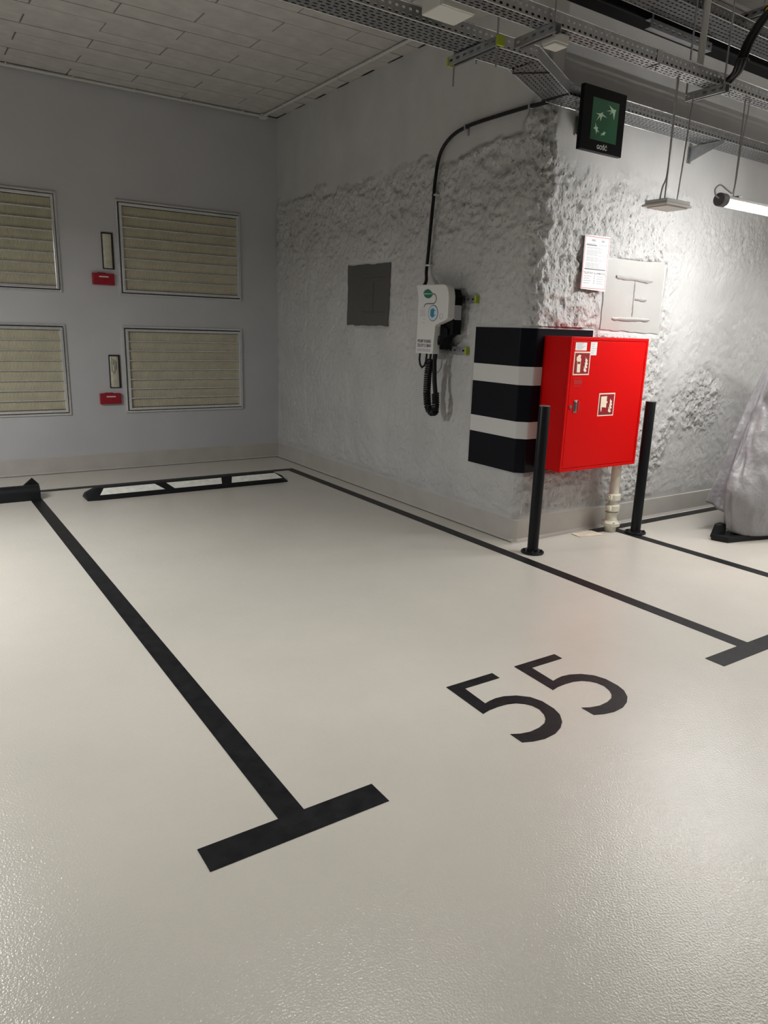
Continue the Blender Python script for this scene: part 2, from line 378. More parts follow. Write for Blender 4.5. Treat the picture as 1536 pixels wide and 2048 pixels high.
# ------------------------------------------------------------------ wheel stops
t = root('wheel_stop', 'long black rubber wheel stop with three white reflective patches by the back wall', 'wheel stop', (-1.53, -1.3, 0))
pf = [(-1.40, 0), (-1.40, .02), (-1.375, .035), (-1.285, .083), (-1.275, .088), (-1.215, .088), (-1.205, .083), (-1.17, .03), (-1.17, 0)]
mb = MB(); xs = [(-2.50, .35), (-2.49, .55), (-2.40, 1), (-.66, 1), (-.575, .55), (-.565, .35)]
vs = [(x, -1.285 + (y+1.285)*(.8+.2*k), z*k) for x, k in xs for y, z in pf]; n = len(pf)
fs = [(i*n+j, i*n+(j+1) % n, (i+1)*n+(j+1) % n, (i+1)*n+j) for i in range(5) for j in range(n)] + [tuple(range(n)), tuple(range(5*n, 6*n))[::-1]]
mb.add(vs, fs); obj('body', mb, m_rubber, t, bevel=.004)
def slope(x, k): return (x, -1.372 + .085*k, .0372 + .0455*k)
for q in ([(-2.39, .05), (-2.34, .97), (-1.885, .97), (-1.815, .05)], [(-1.72, .05), (-1.775, .97), (-1.235, .97), (-1.26, .05)], [(-1.16, .05), (-1.125, .97), (-.665, .97), (-.615, .05)]):
    obj('reflector', MB().prism([slope(*p) for p in q], (0, -.0012, .0022)), m_reflect, t)
t = root('wheel_stop', 'round black rubber wheel stop at the left edge with an upright end bracket', 'wheel stop', (-3.4, -1.09, 0))
mb = MB(); pr = [(-1.155, 0), (-1.155, .02)] + [(-1.09 + .065*math.cos(a), .065 + .062*math.sin(a)) for a in np.linspace(math.pi*1.1, 0, 12)] + [(-1.02, .02), (-1.02, 0)]
mb.prism([(-4.6, y, z) for y, z in pr], (1.762, 0, 0)); obj('body', mb, m_rubber, t, smooth=True)
obj('end_bracket', MB().prism([(-2.955, -1.018, 0), (-2.825, -1.018, 0), (-2.825, -1.018, .115), (-2.878, -1.018, .175), (-2.955, -1.018, .11)], (0, .012, 0)), m_rubber, t)

# ------------------------------------------------------------------ warning stripes round the corner
t = root('warning_stripes', 'black and white warning stripes painted round the wall corner beside the red cabinet', 'painted stripes', (0, YF, .53))
zz = [.53, .785, .911, 1.178, 1.311, 1.583]
for i in range(5):
    s = np.concatenate([np.linspace(3.518, 3.95, 6), np.linspace(3.97, 4.25, 24), np.linspace(4.3, 4.76, 6)]); vs = []
    for z in (zz[i], zz[i+1]):
        for d in (.004, -.012):
            D, _ = disp(s, np.full_like(s, z)); X, Y = wall_point(s, np.full_like(s, z), D + d); vs += list(zip(X, Y, np.full_like(s, z)))
    n = len(s); fs = []
    for k in range(n-1):
        for a, b in ((0, 2), (3, 1), (1, 0), (2, 3)): fs.append((a*n+k, a*n+k+1, b*n+k+1, b*n+k))
    fs += [(0, 2*n, 3*n, n), (n-1, 2*n-1, 4*n-1, 3*n-1)]
    obj('black_stripe' if i % 2 == 0 else 'white_stripe', MB().add(vs, fs), m_black if i % 2 == 0 else m_white, t, smooth=True)

# ------------------------------------------------------------------ grey plaster patches
def ridge(mb, a, b, wdt, out, axis):
    """raised trowel ridge between a and b on plane; axis 0: wall x=0, 1: front"""
    n = 14; pts = []; rs = []
    for k in range(n+1):
        t_ = k/n; u = a[0]+(b[0]-a[0])*t_ + random.uniform(-.003, .003); z = a[1]+(b[1]-a[1])*t_ + random.uniform(-.003, .003)
        pts.append((out, -u, z) if axis == 0 else (u, out, z)); rs.append(wdt*random.uniform(.7, 1.2)*(.5 if k in (0, n) else 1))
    mb.tube(pts, rs, 6); return mb
t = root('plaster_patch', 'dark grey square plaster patch on the shaded side wall left of the charger', 'wall patch', (0, -1.95, 1.57))
def ragged(pts, n=14, a=.006):
    out = []
    for i, p in enumerate(pts):
        q = pts[(i+1) % len(pts)]
        for k in range(n): f = k/n; out.append((p[0]+(q[0]-p[0])*f + random.uniform(-a, a), p[1]+(q[1]-p[1])*f + random.uniform(-a, a)))
    return out
obj('plate', MB().prism([(.004, -y, z) for y, z in ragged([(1.58, 1.57), (2.305, 1.572), (2.318, 2.115), (1.58, 2.125)])], (-.012, 0, 0)), m_gpatchd, t)
for a, b, w_ in [((1.84, 2.0), (2.24, 1.995), .006), ((2.05, 1.97), (2.045, 1.70), .0045), ((1.82, 1.695), (2.24, 1.69), .006), ((1.87, 1.84), (2.02, 1.838), .004), ((2.05, 1.972), (2.2, 1.965), .0035)]:
    obj('ridge', ridge(MB(), a, b, w_, -.009, 0), m_gpatchd, t, smooth=True)
t = root('plaster_patch', 'light grey square plaster patch above the red cabinet with a raised H shape', 'wall patch', (1.1, YF, 1.57))
obj('plate', MB().prism([(x, YF+.004, z) for x, z in ragged([(.742, 1.596), (1.455, 1.574), (1.436, 2.125), (.735, 2.10)])], (0, -.012, 0)), m_gpatch, t)
for a, b, w_ in [((.86, 1.985), (1.30, 1.975), .013), ((1.09, 1.97), (1.10, 1.70), .006), ((.86, 1.678), (1.31, 1.68), .011), ((1.10, 1.838), (1.25, 1.832), .010)]:
    obj('ridge', ridge(MB(), a, b, w_*1.4, YF-.009, 1), m_gpatch, t, smooth=True)

# ------------------------------------------------------------------ red fire cabinet
X0, X1, Z0, Z1, YB, YD = .157, 1.008, .572, 1.534, YF-.004, -4.35
t = root('fire_cabinet', 'large red fire hose cabinet hung on the corner of the rough wall', 'cabinet', ((X0+X1)/2, YB, Z0))
mb = MB(); fr = .022
mb.box(X0, X1, YD+.02, YB, Z0, Z1)
mb.box(X0, X0+fr, YD, YD+.02, Z0, Z1).box(X1-fr, X1, YD, YD+.02, Z0, Z1).box(X0+fr, X1-fr, YD, YD+.02, Z1-fr, Z1).box(X0+fr, X1-fr, YD, YD+.02, Z0, Z0+fr)
obj('body', mb, m_red, t, bevel=.002)
g = .0035
door = obj('door', MB().box(X0+fr+g, X1-fr-g, YD+.001, YD+.0195, Z0+fr+g, Z1-fr-g), m_red, t, bevel=.0018)
for hz in (.72, 1.32): obj('hinge', MB().cyl((X1-fr-.0005, YD-.001, hz), (X1-fr-.0005, YD-.001, hz+.06), .004, 8), m_red, t)
obj('handle', MB().box(.240, .274, YD-.004, YD+.002, 1.003, 1.092).box(.249, .262, YD-.010, YD-.003, 1.012, 1.083), m_chrome, door, bevel=.002, label='dark recessed chrome handle')
obj('handle_guard', MB().box(.284, .30, YD-.002, YD+.001, 1.01, 1.085), m_faded, door)
obj('lock', MB().cyl((.205, YD-.006, 1.047), (.205, YD+.001, 1.047), .013, 16), m_chrome, door, smooth=True, label='round chrome key lock')
def decal(name, par, poly, y, m, label=None, dp=.0012):
    return obj(name, MB().prism([(x, y, z) for x, z in poly], (0, -dp, 0)), m, par, label=label)
def rz(x0, x1, z0, z1): return [(x0, z0), (x1, z0), (x1, z1), (x0, z1)]
y0 = YD + .001
sg = decal('sticker', t, rz(.2, .368, 1.27, 1.433), y0, m_cream, 'dark red sticker with extinguisher and flames')
decal('sticker_field', sg, rz(.209, .359, 1.279, 1.424), y0-.0012, m_sred)
decal('pictogram', sg, [(.2371,1.2887),(.27,1.2885),(.2689,1.3668),(.272,1.3804),(.2625,1.3939),(.2681,1.4074),(.2472,1.4124),(.2248,1.3937),(.2251,1.3735),(.2336,1.3668)], y0-.0024, m_cream)
decal('pictogram', sg, [(.2382,1.3634),(.2633,1.3634),(.2635,1.3481),(.2382,1.3482)], y0-.0036, m_sred)
def flames(sg, dx, dz):
    base = [(.0, 0), (.016, .001), (.022, .010), (.012, .022), (-.002, .030), (-.018, .043), (-.010, .030), (-.014, .012)]
    for k, (ox, oz, s_) in enumerate([(0, 0, 1), (.006, .026, .95), (.008, .050, .9), (.006, .072, .8)]):
        decal('flame', sg, [(dx+ox+a*s_*.9, dz+oz+b*s_*.95) for a, b in base], y0-.0024-.0004*k, m_cream)
flames(sg, .318, 1.291)
sg = decal('sticker', t, rz(.505, .682, .967, 1.136), y0, m_cream, 'dark red sticker with hose reel and flames')
decal('sticker_field', sg, rz(.514, .673, .976, 1.127), y0-.0012, m_sred)
decal('pictogram', sg, [(.5266,1.1116),(.5914,1.1136),(.5913,1.076),(.602,1.074),(.602,1.064),(.5913,1.062),(.5914,1.0289),(.5443,1.034),(.5412,1.0017),(.5352,1.002),(.5285,1.0309)], y0-.0024, m_cream)
flames(sg, .630, .992)
for (a, b, c, d) in ((.204, .320, 1.441, 1.496), (.360, .428, 1.409, 1.501)):
    lb = decal('paper_label', t, rz(a, b, c, d), y0-.0003, m_label)
    mb = MB()
    for k in range(5):
        z = c + (d-c)*(.15+.17*k); mb.prism([(a+(b-a)*.15, y0-.0015, z), (a+(b-a)*(.6+.25*((k*7) % 3)/2), y0-.0015, z), (a+(b-a)*(.6+.25*((k*7) % 3)/2), y0-.0015, z+.0035), (a+(b-a)*.15, y0-.0015, z+.0035)], (0, -.0004, 0))
    obj('print', mb, m_inkg, lb)
mb = MB()
for a, b, c, d in ((.222, .300, 1.244, 1.252), (.222, .306, 1.205, 1.234), (.222, .300, 1.188, 1.194)): mb.prism([(x, y0, z) for x, z in rz(a, b, c, d)], (0, -.0008, 0))
obj('faded_label', mb, m_faded, t)

# ------------------------------------------------------------------ alarm notice
yn = YF-.035
t = root('safety_notice', 'white paper notice with red border and emergency phone numbers above the cabinet', 'notice', (.58, yn, 1.87))
sh = obj('sheet', MB().prism([(.448, yn, 1.876), (.716, yn, 1.866), (.716, yn, 2.252), (.446, yn, 2.246)], (0, -.002, 0)), m_label, t)
yb = yn-.0022
mb = MB()
for a, b, c, d in ((.452, .456, 1.885, 2.238), (.706, .710, 1.88, 2.242), (.452, .710, 2.237, 2.241), (.452, .710, 1.881, 1.885)): mb.box(a, b, yb-.0004, yb, c, d)
obj('border', mb, m_pinkred, sh)
mb = MB()
random.seed(3)
for k in range(22):
    z = 2.165 - k*.0068
    if k in (2, 9, 15): continue
    mb.box(.475, .475+random.uniform(.12, .21), yb-.0004, yb, z, z+.0028)
for k in range(4): mb.box(.468, .53+random.uniform(0, .03), yb-.0004, yb, 1.965-k*.016, 1.969-k*.016); mb.box(.575, .59, yb-.0004, yb, 1.965-k*.016, 1.972-k*.016); mb.box(.61, .66+random.uniform(0, .03), yb-.0004, yb, 1.965-k*.016, 1.969-k*.016)
mb.box(.47, .57, yb-.0004, yb, 2.188, 2.192).box(.60, .69, yb-.0004, yb, 2.184, 2.188).box(.52, .56, yb-.0004, yb, 2.208, 2.222).box(.625, .66, yb-.0004, yb, 2.206, 2.222)
obj('fine_print', mb, m_inkg, sh)
obj('heading_rule', MB().box(.468, .695, yb-.0004, yb, 2.013, 2.019), m_ink, sh)
obj('heading_rule', MB().box(.468, .58, yb-.0004, yb, 2.178, 2.184), m_ink, sh)
text('lettering', 'TELEFONY ALARMOWE', sh, m_ink, (.462, yb, 1.982), (1, 0, 0), (0, 0, 1), .015, .235, depth=.0004, bold=.01)

# ------------------------------------------------------------------ bollards, pipe, board
for x, y, lab in ((-.067, -4.365, 'black steel bollard in front of the left side of the red cabinet'), (1.083, -4.377, 'black steel bollard right of the red cabinet')):
    t = root('bollard', lab, 'bollard', (x, y, 0), 'bollards guarding the cabinet')
    obj('base_plate', MB().lathe(x, y, [(.080, 0.002), (.083, .005), (.083, .012), (.079, .015), (.041, .015)], 32), m_bol, t, smooth=True)
    obj('post', MB().lathe(x, y, [(.0395, .013), (.0395, 1.060), (.038, 1.0635)], 32), m_bol, t, smooth=True)
    obj('cap', MB().lathe(x, y, [(.0385, 1.060), (.0385, 1.064), (.034, 1.0665)], 32), m_galvd, t, smooth=True)
    for k in range(4):
        a = math.pi/4 + k*math.pi/2; bx, by = x+.063*math.cos(a), y+.063*math.sin(a)
        obj('bolt', MB().lathe(bx, by, [(.010, .014), (.010, .022), (.006, .028)], 6), m_bol, t)
px, py = .945, -4.235
t = root('water_pipe', 'cream painted standpipe with flanges rising from the floor into the cabinet', 'pipe', (px, py, 0))
obj('tube', MB().lathe(px, py, [(.038, 0), (.038, Z0-.001)], 24), m_pipe, t, smooth=True)
obj('floor_flange', MB().lathe(px, py, [(.045, .0), (.05, .045), (.072, .05), (.075, .075), (.06, .082), (.045, .10), (.045, .14), (.055, .16)], 24), m_pipe, t, smooth=True)
for z in (.20, .29): 
    obj('coupling', MB().lathe(px, py, [(.045, z-.03), (.056, z-.024), (.056, z+.018), (.045, z+.026)], 24), m_pipe, t, smooth=True)
    obj('clamp_bolt', MB().cyl((px-.078, py-.01, z), (px+.078, py-.01, z), .012, 10).box(px-.072, px-.048, py-.03, py+.02, z-.018, z+.018).box(px+.048, px+.072, py-.03, py+.02, z-.018, z+.018), m_pipe, t, bevel=.003)
for k in range(6):
    a = k*math.pi/3; obj('flange_bolt', MB().lathe(px+.066*math.cos(a), py+.066*math.sin(a), [(.009, .07), (.009, .088), (.005, .092)], 6), m_pipe, t)
tag(obj('board', MB().prism([(.565, -4.255, .001), (.565+.01, -4.155, .001), (.80, -4.165, .001), (.80, -4.30, .001)], (0, 0, .004)), m_cardb, origin=(.68, -4.22, 0)),
    'small flat beige board lying on the floor under the red cabinet', 'board')

# ------------------------------------------------------------------ ventilation filters in the back wall
def grille(x0, x1, z0, z1, label):
    t = root('ventilation_grille', label, 'grille', ((x0+x1)/2, 0, z0), 'ventilation grilles in the back wall')
    yo, d = -.004, .03
    def ring(mb, a0, a1, c0, c1, w_, ya, yb_):
        mb.box(a0, a0+w_, ya, yb_, c0, c1).box(a1-w_, a1, ya, yb_, c0, c1).box(a0+w_, a1-w_, ya, yb_, c1-w_, c1).box(a0+w_, a1-w_, ya, yb_, c0, c0+w_); return mb
    obj('outer_frame', ring(MB(), x0, x1, z0, z1, .020, -.018, -.001), m_alu, t, bevel=.002)
    obj('shadow_gap', ring(MB(), x0+.02, x1-.02, z0+.02, z1-.02, .010, -.008, -.002), m_dark, t)
    obj('inner_frame', ring(MB(), x0+.03, x1-.03, z0+.03, z1-.03, .026, -.045, -.001), m_alu, t, bevel=.003)
    a0, a1, c0, c1 = x0+.056, x1-.056, z0+.056, z1-.056
    obj('backing', MB().box(a0, a1, -.004, -.001, c0, c1), m_dark, t)
    n = 8; h = (c1-c0)/n
    for k in range(n):
        zb, zt = c0+h*k+.005, c0+h*(k+1)-.005
        mb = MB(); nu = int((a1-a0)/.006); vs = []
        for i in range(nu+1):
            x = a0 + (a1-a0)*i/nu; yy = -.012 - (.006 if i % 2 else 0); vs += [(x, yy-.002, zb), (x, yy-.007, (zb+zt)/2), (x, yy, zt)]
        mb.add(vs, [f for i in range(nu) for f in ((i*3, i*3+3, i*3+4, i*3+1), (i*3+1, i*3+4, i*3+5, i*3+2))])
        obj('filter_slat', mb, m_fin, t)
    for k in range(1, n):
        z = c0+h*k; obj('rail', MB().box(a0, a1, -.038, -.008, z-.006, z+.005), m_alu, t, bevel=.0015)
    for sx, sz in ((x0+.01, z0+.01), (x1-.01, z0+.01), (x0+.01, z1-.01), (x1-.01, z1-.01)):
        obj('screw', MB().cyl((sx, -.021, sz), (sx, -.017, sz), .005, 8), m_chrome, t)
    return t
grille(-1.777, -.456, 1.794, 2.710, 'upper ventilation grille near the corner, beige filters in a metal frame')
grille(-1.777, -.456, .595, 1.491, 'lower ventilation grille near the corner, beige filters in a metal frame')
grille(-3.63, -2.322, 1.794, 2.710, 'upper ventilation grille cut off by the left edge, beige filter slats')
grille(-3.63, -2.322, .595, 1.491, 'lower ventilation grille cut off by the left edge, beige filter slats')
for z0, z1, lab in ((2.04, 2.388, 'upper narrow wall recess holding a cream rounded damper motor'), (.857, 1.196, 'lower narrow wall recess holding a cream damper motor with dark marks')):
    t = root('damper_motor', lab, 'wall unit', (-1.872, 0, z0), None)
    mb = MB(); mb.box(-1.925, -1.919, -.012, -.001, z0, z1).box(-1.825, -1.813, -.012, -.001, z0, z1).box(-1.919, -1.825, -.012, -.001, z1-.012, z1).box(-1.919, -1.825, -.012, -.001, z0, z0+.008).box(-1.919, -1.825, -.003, -.001, z0, z1)
    obj('recess_frame', mb, m_dark, t)
    prf = [(-1.872 + .044*math.cos(a), -.003 - .018*math.sin(a)) for a in np.linspace(0, math.pi, 12)]
    obj('motor_body', MB().prism([(x, y, z0+.010) for x, y in prf], (0, 0, z1-z0-.025)), m_motor, t, smooth=True)
    if z0 < 1:
        mb = MB()
        for k in range(9): 
            x = -1.902 + (k % 4)*.014; za = z0+.13+random.uniform(0, .12); yy = -.003-.018*math.sqrt(max(.1, 1-((x+1.872)/.044)**2))-.0015
            mb.box(x, x+.005, yy-.001, yy, za, za+random.uniform(.03, .08))
        obj('dark_marks', mb, m_ink, t)
for z0, z1, lab in ((1.885, 1.997, 'upper red alarm call box under the damper motor'), (.694, .805, 'lower red alarm call box under the damper motor')):
    t = root('alarm_box', lab, 'alarm box', (-1.93, 0, z0), None)
    obj('housing', MB().box(-2.038, -1.826, -.04, -.001, z0, z1), m_call, t, bevel=.006)
    obj('tab', MB().box(-1.985, -1.905, -.030, -.006, z1-.002, z1+.006), m_call, t, bevel=.002)
    obj('name_strip', MB().box(-1.976, -1.884, -.0415, -.039, z1-.040, z1-.027), m_callw, t, bevel=.001)
    obj('button', MB().box(-1.955, -1.90, -.043, -.039, z0+.03, z0+.048), m_call, t, bevel=.003)

# ------------------------------------------------------------------ charger
t = root('wallbox_charger', 'white wall-mounted car charger with leaf and plug emblem beside the black cable', 'charger', (0, -3.2, 1.36))
out = [(2.985,1.897),(3.335,1.893),(3.362,1.886),(3.382,1.868),(3.395,1.84),(3.404,1.80),(3.405,1.642),(3.376,1.626),(3.258,1.590),(3.250,1.575),(3.240,1.433),(3.235,1.363),(3.006,1.361),(3.013,1.545),(3.014,1.78),(3.006,1.83)]
obj('cover', MB().prism([(-.20, -y, z) for y, z in out], (.07, 0, 0)), m_plastic, t, bevel=.006, smooth=False)
bk = [(3.03,1.86),(3.36,1.86),(3.385,1.80),(3.385,1.52),(3.26,1.50),(3.255,1.40),(3.03,1.40)]
obj('housing', MB().prism([(-.131, -y, z) for y, z in bk], (.09, 0, 0)), m_bplastic, t, bevel=.006)
obj('connector_dock', MB().prism([(-.15, -y, z) for y, z in [(3.255,1.60),(3.345,1.56),(3.345,1.51),(3.30,1.49),(3.255,1.40)]], (.10, 0, 0)), m_bplastic, t, bevel=.006)
obj('side_label', MB().box(-.12, -.05, -3.3875, -3.3855, 1.63, 1.74).box(-.0425, -.0405, -3.375, -3.30, 1.65, 1.735), m_inkg, t)
XP = -.2
def yz(pts, x=XP-.0008, dp=-.0008): return MB().prism([(x, -y, z) for y, z in pts], (dp, 0, 0))
lf = [(3.083,1.833),(3.10,1.852),(3.135,1.862),(3.165,1.855),(3.19,1.838),(3.212,1.823),(3.195,1.803),(3.165,1.790),(3.13,1.792),(3.10,1.805)]
l_ = obj('leaf_emblem', yz(lf), m_green, t)
obj('leaf_vein', yz([(3.095, 1.829), (3.205, 1.826), (3.205, 1.822), (3.095, 1.823)], XP-.0018), m_plastic, l_)
def line(pts, w_, x=XP-.0012):
    mb = MB()
    for a, b in zip(pts[:-1], pts[1:]):
        dy, dz = b[0]-a[0], b[1]-a[1]; l = math.hypot(dy, dz); ny, nz = -dz/l*w_, dy/l*w_
        mb.prism([(x, -(a[0]+ny), a[1]+nz), (x, -(b[0]+ny), b[1]+nz), (x, -(b[0]-ny), b[1]-nz), (x, -(a[0]-ny), a[1]-nz)], (-.0005, 0, 0))
    return mb
obj('cable_emblem', line([(3.21, 1.824), (3.235, 1.82), (3.252, 1.80), (3.256, 1.78), (3.245, 1.76), (3.225, 1.75), (3.13, 1.750), (3.11, 1.742), (3.10, 1.727)], .0035), m_ink, t)
cc = (3.222, 1.678)
def ell(a, b, n=28, c=cc): return [(c[0]+a*math.cos(2*math.pi*k/n), c[1]+b*math.sin(2*math.pi*k/n)) for k in range(n)]
bd = obj('plug_badge', yz(ell(.063, .062)), m_ink, t)
obj('badge_field', yz(ell(.058, .057), XP-.0018), m_pale, bd)
obj('plug_symbol', yz([(3.19, 1.70), (3.205, 1.712), (3.232, 1.712), (3.236, 1.70), (3.255, 1.70), (3.255, 1.694), (3.236, 1.694), (3.236, 1.664), (3.255, 1.664), (3.255, 1.658), (3.236, 1.658), (3.232, 1.645), (3.205, 1.645), (3.19, 1.66)], XP-.0028), m_blue, bd)
obj('charge_ring', MB().tube([(XP-.0012, -(3.327+.02*math.cos(a)), 1.653+.022*math.sin(a)) for a in np.linspace(0, 2*math.pi, 24, endpoint=False)], .0012, 5, True), m_inkg, t)
for k, (a, b) in enumerate(((3.065, 3.115), (3.045, 3.12), (3.045, 3.12), (3.05, 3.125), (3.05, 3.13), (3.055, 3.12), (3.09, 3.12), (3.085, 3.118))):
    zt = [1.722, 1.702, 1.690, 1.678, 1.666, 1.658, 1.632, 1.606][k]; obj('fine_print', yz([(a, zt), (b, zt), (b, zt-.003), (a, zt-.003)]), m_inkg, t)
text('lettering', 'WITAMY W BANKU', t, m_ink, (XP-.0008, -3.030, 1.447), (0, -1, 0), (0, 0, 1), .026, .180, depth=.0006, bold=.02)
text('lettering', 'ZIELONYCH ZMIAN', t, m_ink, (XP-.0008, -3.030, 1.413), (0, -1, 0), (0, 0, 1), .026, .180, depth=.0006, bold=.005)
for k in range(3): obj('fine_print', yz([(3.03, 1.398-.008*k), (3.205, 1.398-.008*k), (3.205, 1.394-.008*k), (3.03, 1.394-.008*k)]), m_inkg, t)
for ya, yb_, z in ((-3.08, -3.525, 1.786), (-3.08, -3.445, 1.398)):
    s_ = root('mounting_strut', ('upper' if z > 1.5 else 'lower') + ' perforated steel strut behind the charger with yellow-green end cap', 'strut', (0, (ya+yb_)/2, z), None)
    obj('channel', MB().perf((-.036, ya, z-.026), (0, -1, 0), (0, 0, 1), max(1, int(round((ya-yb_)/.05))), 1, (ya-yb_)/round((ya-yb_)/.05), .052, .024, .014).box(-.036, -.004, yb_, ya, z-.028, z-.025).box(-.036, -.004, yb_, ya, z+.025, z+.028), m_galvd, s_, solid=.002)
    obj('end_cap', MB().box(-.040, -.003, yb_-.012, yb_+.006, z-.030, z+.030), m_cap, s_, bevel=.003)
    obj('bolt', MB().cyl((-.044, yb_+.075, z), (-.03, yb_+.075, z), .010, 6), m_chrome, s_)
# coiled charging cable
def helix(path, r, pitch, cr, n=6):
    P = [Vector(p) for p in path]; L_ = [0]
    for a, b in zip(P[:-1], P[1:]): L_.append(L_[-1]+(b-a).length)
    tot = L_[-1]; m_ = int(tot/pitch*10); pts = []
    for i in range(m_+1):
        d = tot*i/m_; k = max(j for j in range(len(L_)) if L_[j] <= d+1e-9); k = min(k, len(P)-2)
        f = (d-L_[k])/(L_[k+1]-L_[k]); c = P[k].lerp(P[k+1], f); tg = (P[k+1]-P[k]).normalized()
        u = tg.cross(Vector((1, 0, 0))).normalized(); v = tg.cross(u); a = 2*math.pi*d/pitch
        pts.append(c + u*math.cos(a)*r + v*math.sin(a)*r)
    return MB().tube(pts, cr, n)
cb = root('charging_cable', 'coiled black charging cable hanging in a loop under the charger', 'cable', (-.13, -3.19, .86))
obj('coil', helix([(-.17, -3.17, 1.32), (-.17, -3.15, 1.20), (-.165, -3.14, 1.05), (-.16, -3.15, .95), (-.155, -3.175, .905), (-.15, -3.21, .89), (-.15, -3.24, .905), (-.15, -3.245, .97), (-.15, -3.235, 1.05)], .025, .018, .0085), m_cable, cb, smooth=True)
obj('lead', MB().tube([(-.15, -3.235, 1.05), (-.155, -3.222, 1.15), (-.155, -3.208, 1.30), (-.15, -3.215, 1.42), (-.14, -3.25, 1.5)], .019, 10), m_cable, cb, smooth=True)
obj('lead', MB().tube([(-.17, -3.17, 1.32), (-.165, -3.17, 1.37)], .010, 8), m_cable, cb, smooth=True)
lp = MB().tube([(-.16, -3.02, 1.40), (-.165, -3.018, 1.31), (-.165, -3.03, 1.27), (-.165, -3.058, 1.247), (-.165, -3.09, 1.265), (-.165, -3.108, 1.30), (-.16, -3.11, 1.37)], .0085, 10)
tag(obj('cable_loop', lp, m_cable, origin=(-.16, -3.06, 1.25), smooth=True), 'short black cable loop under the left corner of the charger', 'cable')

# supply cable on the wall
def spline(pts, n=8):
    P = [Vector(p) for p in pts]; out = []
    for i in range(len(P)-1):
        p0, p1, p2, p3 = P[max(i-1, 0)], P[i], P[i+1], P[min(i+2, len(P)-1)]
        for k in range(n):
            t_ = k/n; out.append(.5*((2*p1)+(-p0+p2)*t_+(2*p0-5*p1+4*p2-p3)*t_*t_+(-p0+3*p1-3*p2+p3)*t_**3))
    return out+[P[-1]]
sp = [(-.03, -4.16, 3.02), (-.03, -4.04, 3.022), (-.03, -3.953, 3.028), (-.03, -3.657, 3.032), (-.03, -3.387, 3.030), (-.03, -3.244, 3.018), (-.032, -3.127, 2.988), (-.034, -3.03, 2.925), (-.036, -2.98, 2.833), (-.045, -2.962, 2.67), (-.05, -2.962, 2.576), (-.05, -2.945, 2.41), (-.05, -2.925, 2.182), (-.055, -2.915, 2.02), (-.11, -2.99, 1.93), (-.15, -3.0, 1.88)]
t = root('supply_cable', 'thick black cable curving down the side wall from the tray to the charger', 'cable', (-.03, -3.0, 1.9))
obj('sheath', MB().tube(spline(sp), .0135, 12), m_cable, t, smooth=True)
for p in ((-.03, -3.97, 3.027), (-.03, -3.30, 3.024), (-.042, -2.962, 2.59), (-.05, -2.917, 2.06)):
    horizontal = p[2] > 2.9
    if horizontal: obj('clip', MB().box(-.048, -.002, p[1]-.008, p[1]+.008, p[2]-.018, p[2]+.018).box(-.010, -.001, p[1]-.010, p[1]+.010, p[2]-.055, p[2]-.015), m_galvd, t, bevel=.002)
    else: obj('clip', MB().box(p[0]-.017, -.002, p[1]-.018, p[1]+.018, p[2]-.008, p[2]+.008).box(-.06, -.001, p[1]-.035, p[1]-.018, p[2]-.007, p[2]+.007), m_alu, t, bevel=.002)

# conduit along the ceiling edge
t = root('ceiling_conduit', 'thin pale conduit clipped along the ceiling edge of the bay with a corner box', 'conduit', (-.2, -.2, 3.70))
obj('pipe', MB().tube([(-7, -.045, 3.712), (-.19, -.045, 3.712)], .014, 10), m_cond, t, smooth=True)
obj('pipe', MB().tube([(-.19, -.06, 3.712), (-.19, -4.3, 3.712)], .014, 10), m_cond, t, smooth=True)
obj('corner_box', MB().box(-.225, -.15, -.10, -.02, 3.685, 3.728), m_cond, t, bevel=.006)
for k in range(12): x = -.42-k*.56; obj('clip', MB().box(x-.007, x+.007, -.065, -.025, 3.700, 3.731), m_cond, t, bevel=.002)
for k in range(7): y = -.55-k*.56; obj('clip', MB().box(-.21, -.17, y-.007, y+.007, 3.700, 3.731), m_cond, t, bevel=.002)

# ------------------------------------------------------------------ cable trays
X, Yv, Zv = (1, 0, 0), (0, 1, 0), (0, 0, 1)
TZ = 3.0
def tray_run(t, p0, p1, wdt, nv, side=.066, pitch=.04, zb=TZ, near=True, far=True, m=None):
    m = m or m_galv
    """one straight length: near-bottom edge p0 -> p1, width to the left (away)"""
    p0, p1 = Vector((*p0, zb)), Vector((*p1, zb)); u = (p1-p0); L_ = u.length; u.normalize(); v = Vector((-u.y, u.x, 0)); n = max(1, int(L_/pitch)); pu = L_/n
    mb = MB().perf(p0, u, v, n, nv, pu, wdt/nv, pu*.58, min(.010, wdt/nv*.40), True)
    obj('tray_base', mb, m, t, solid=.0015)
    for o_, on in ((p0, near), (p0+v*wdt, far)):
        if not on: continue
        mb = MB().perf(o_, u, Zv, n, 2, pu, side/2*.84, pu*.42, .011)
        a = o_ + Vector((0, 0, side*.84)); mb.add([a, a+u*L_, a+u*L_+Vector((0, 0, side*.16)), a+Vector((0, 0, side*.16))], [(0, 1, 2, 3)])
        sr = obj('side_rail', mb, m, t, solid=.0012)
        obj('rolled_edge', MB().tube([a+Vector((0, 0, side*.16)), a+u*L_+Vector((0, 0, side*.16))], .003, 6), m_alu, sr)
        obj('bent_edge', MB().tube([o_, o_+u*L_], .0022, 6), m_alu, sr)
t = root('cable_tray', 'wide perforated tray crossing left to right, bending towards the white wall behind the sign', 'cable tray', (0, -4.5, TZ))
tray_run(t, (-3.4, -4.67), (-.664, -4.67), .205, 7)
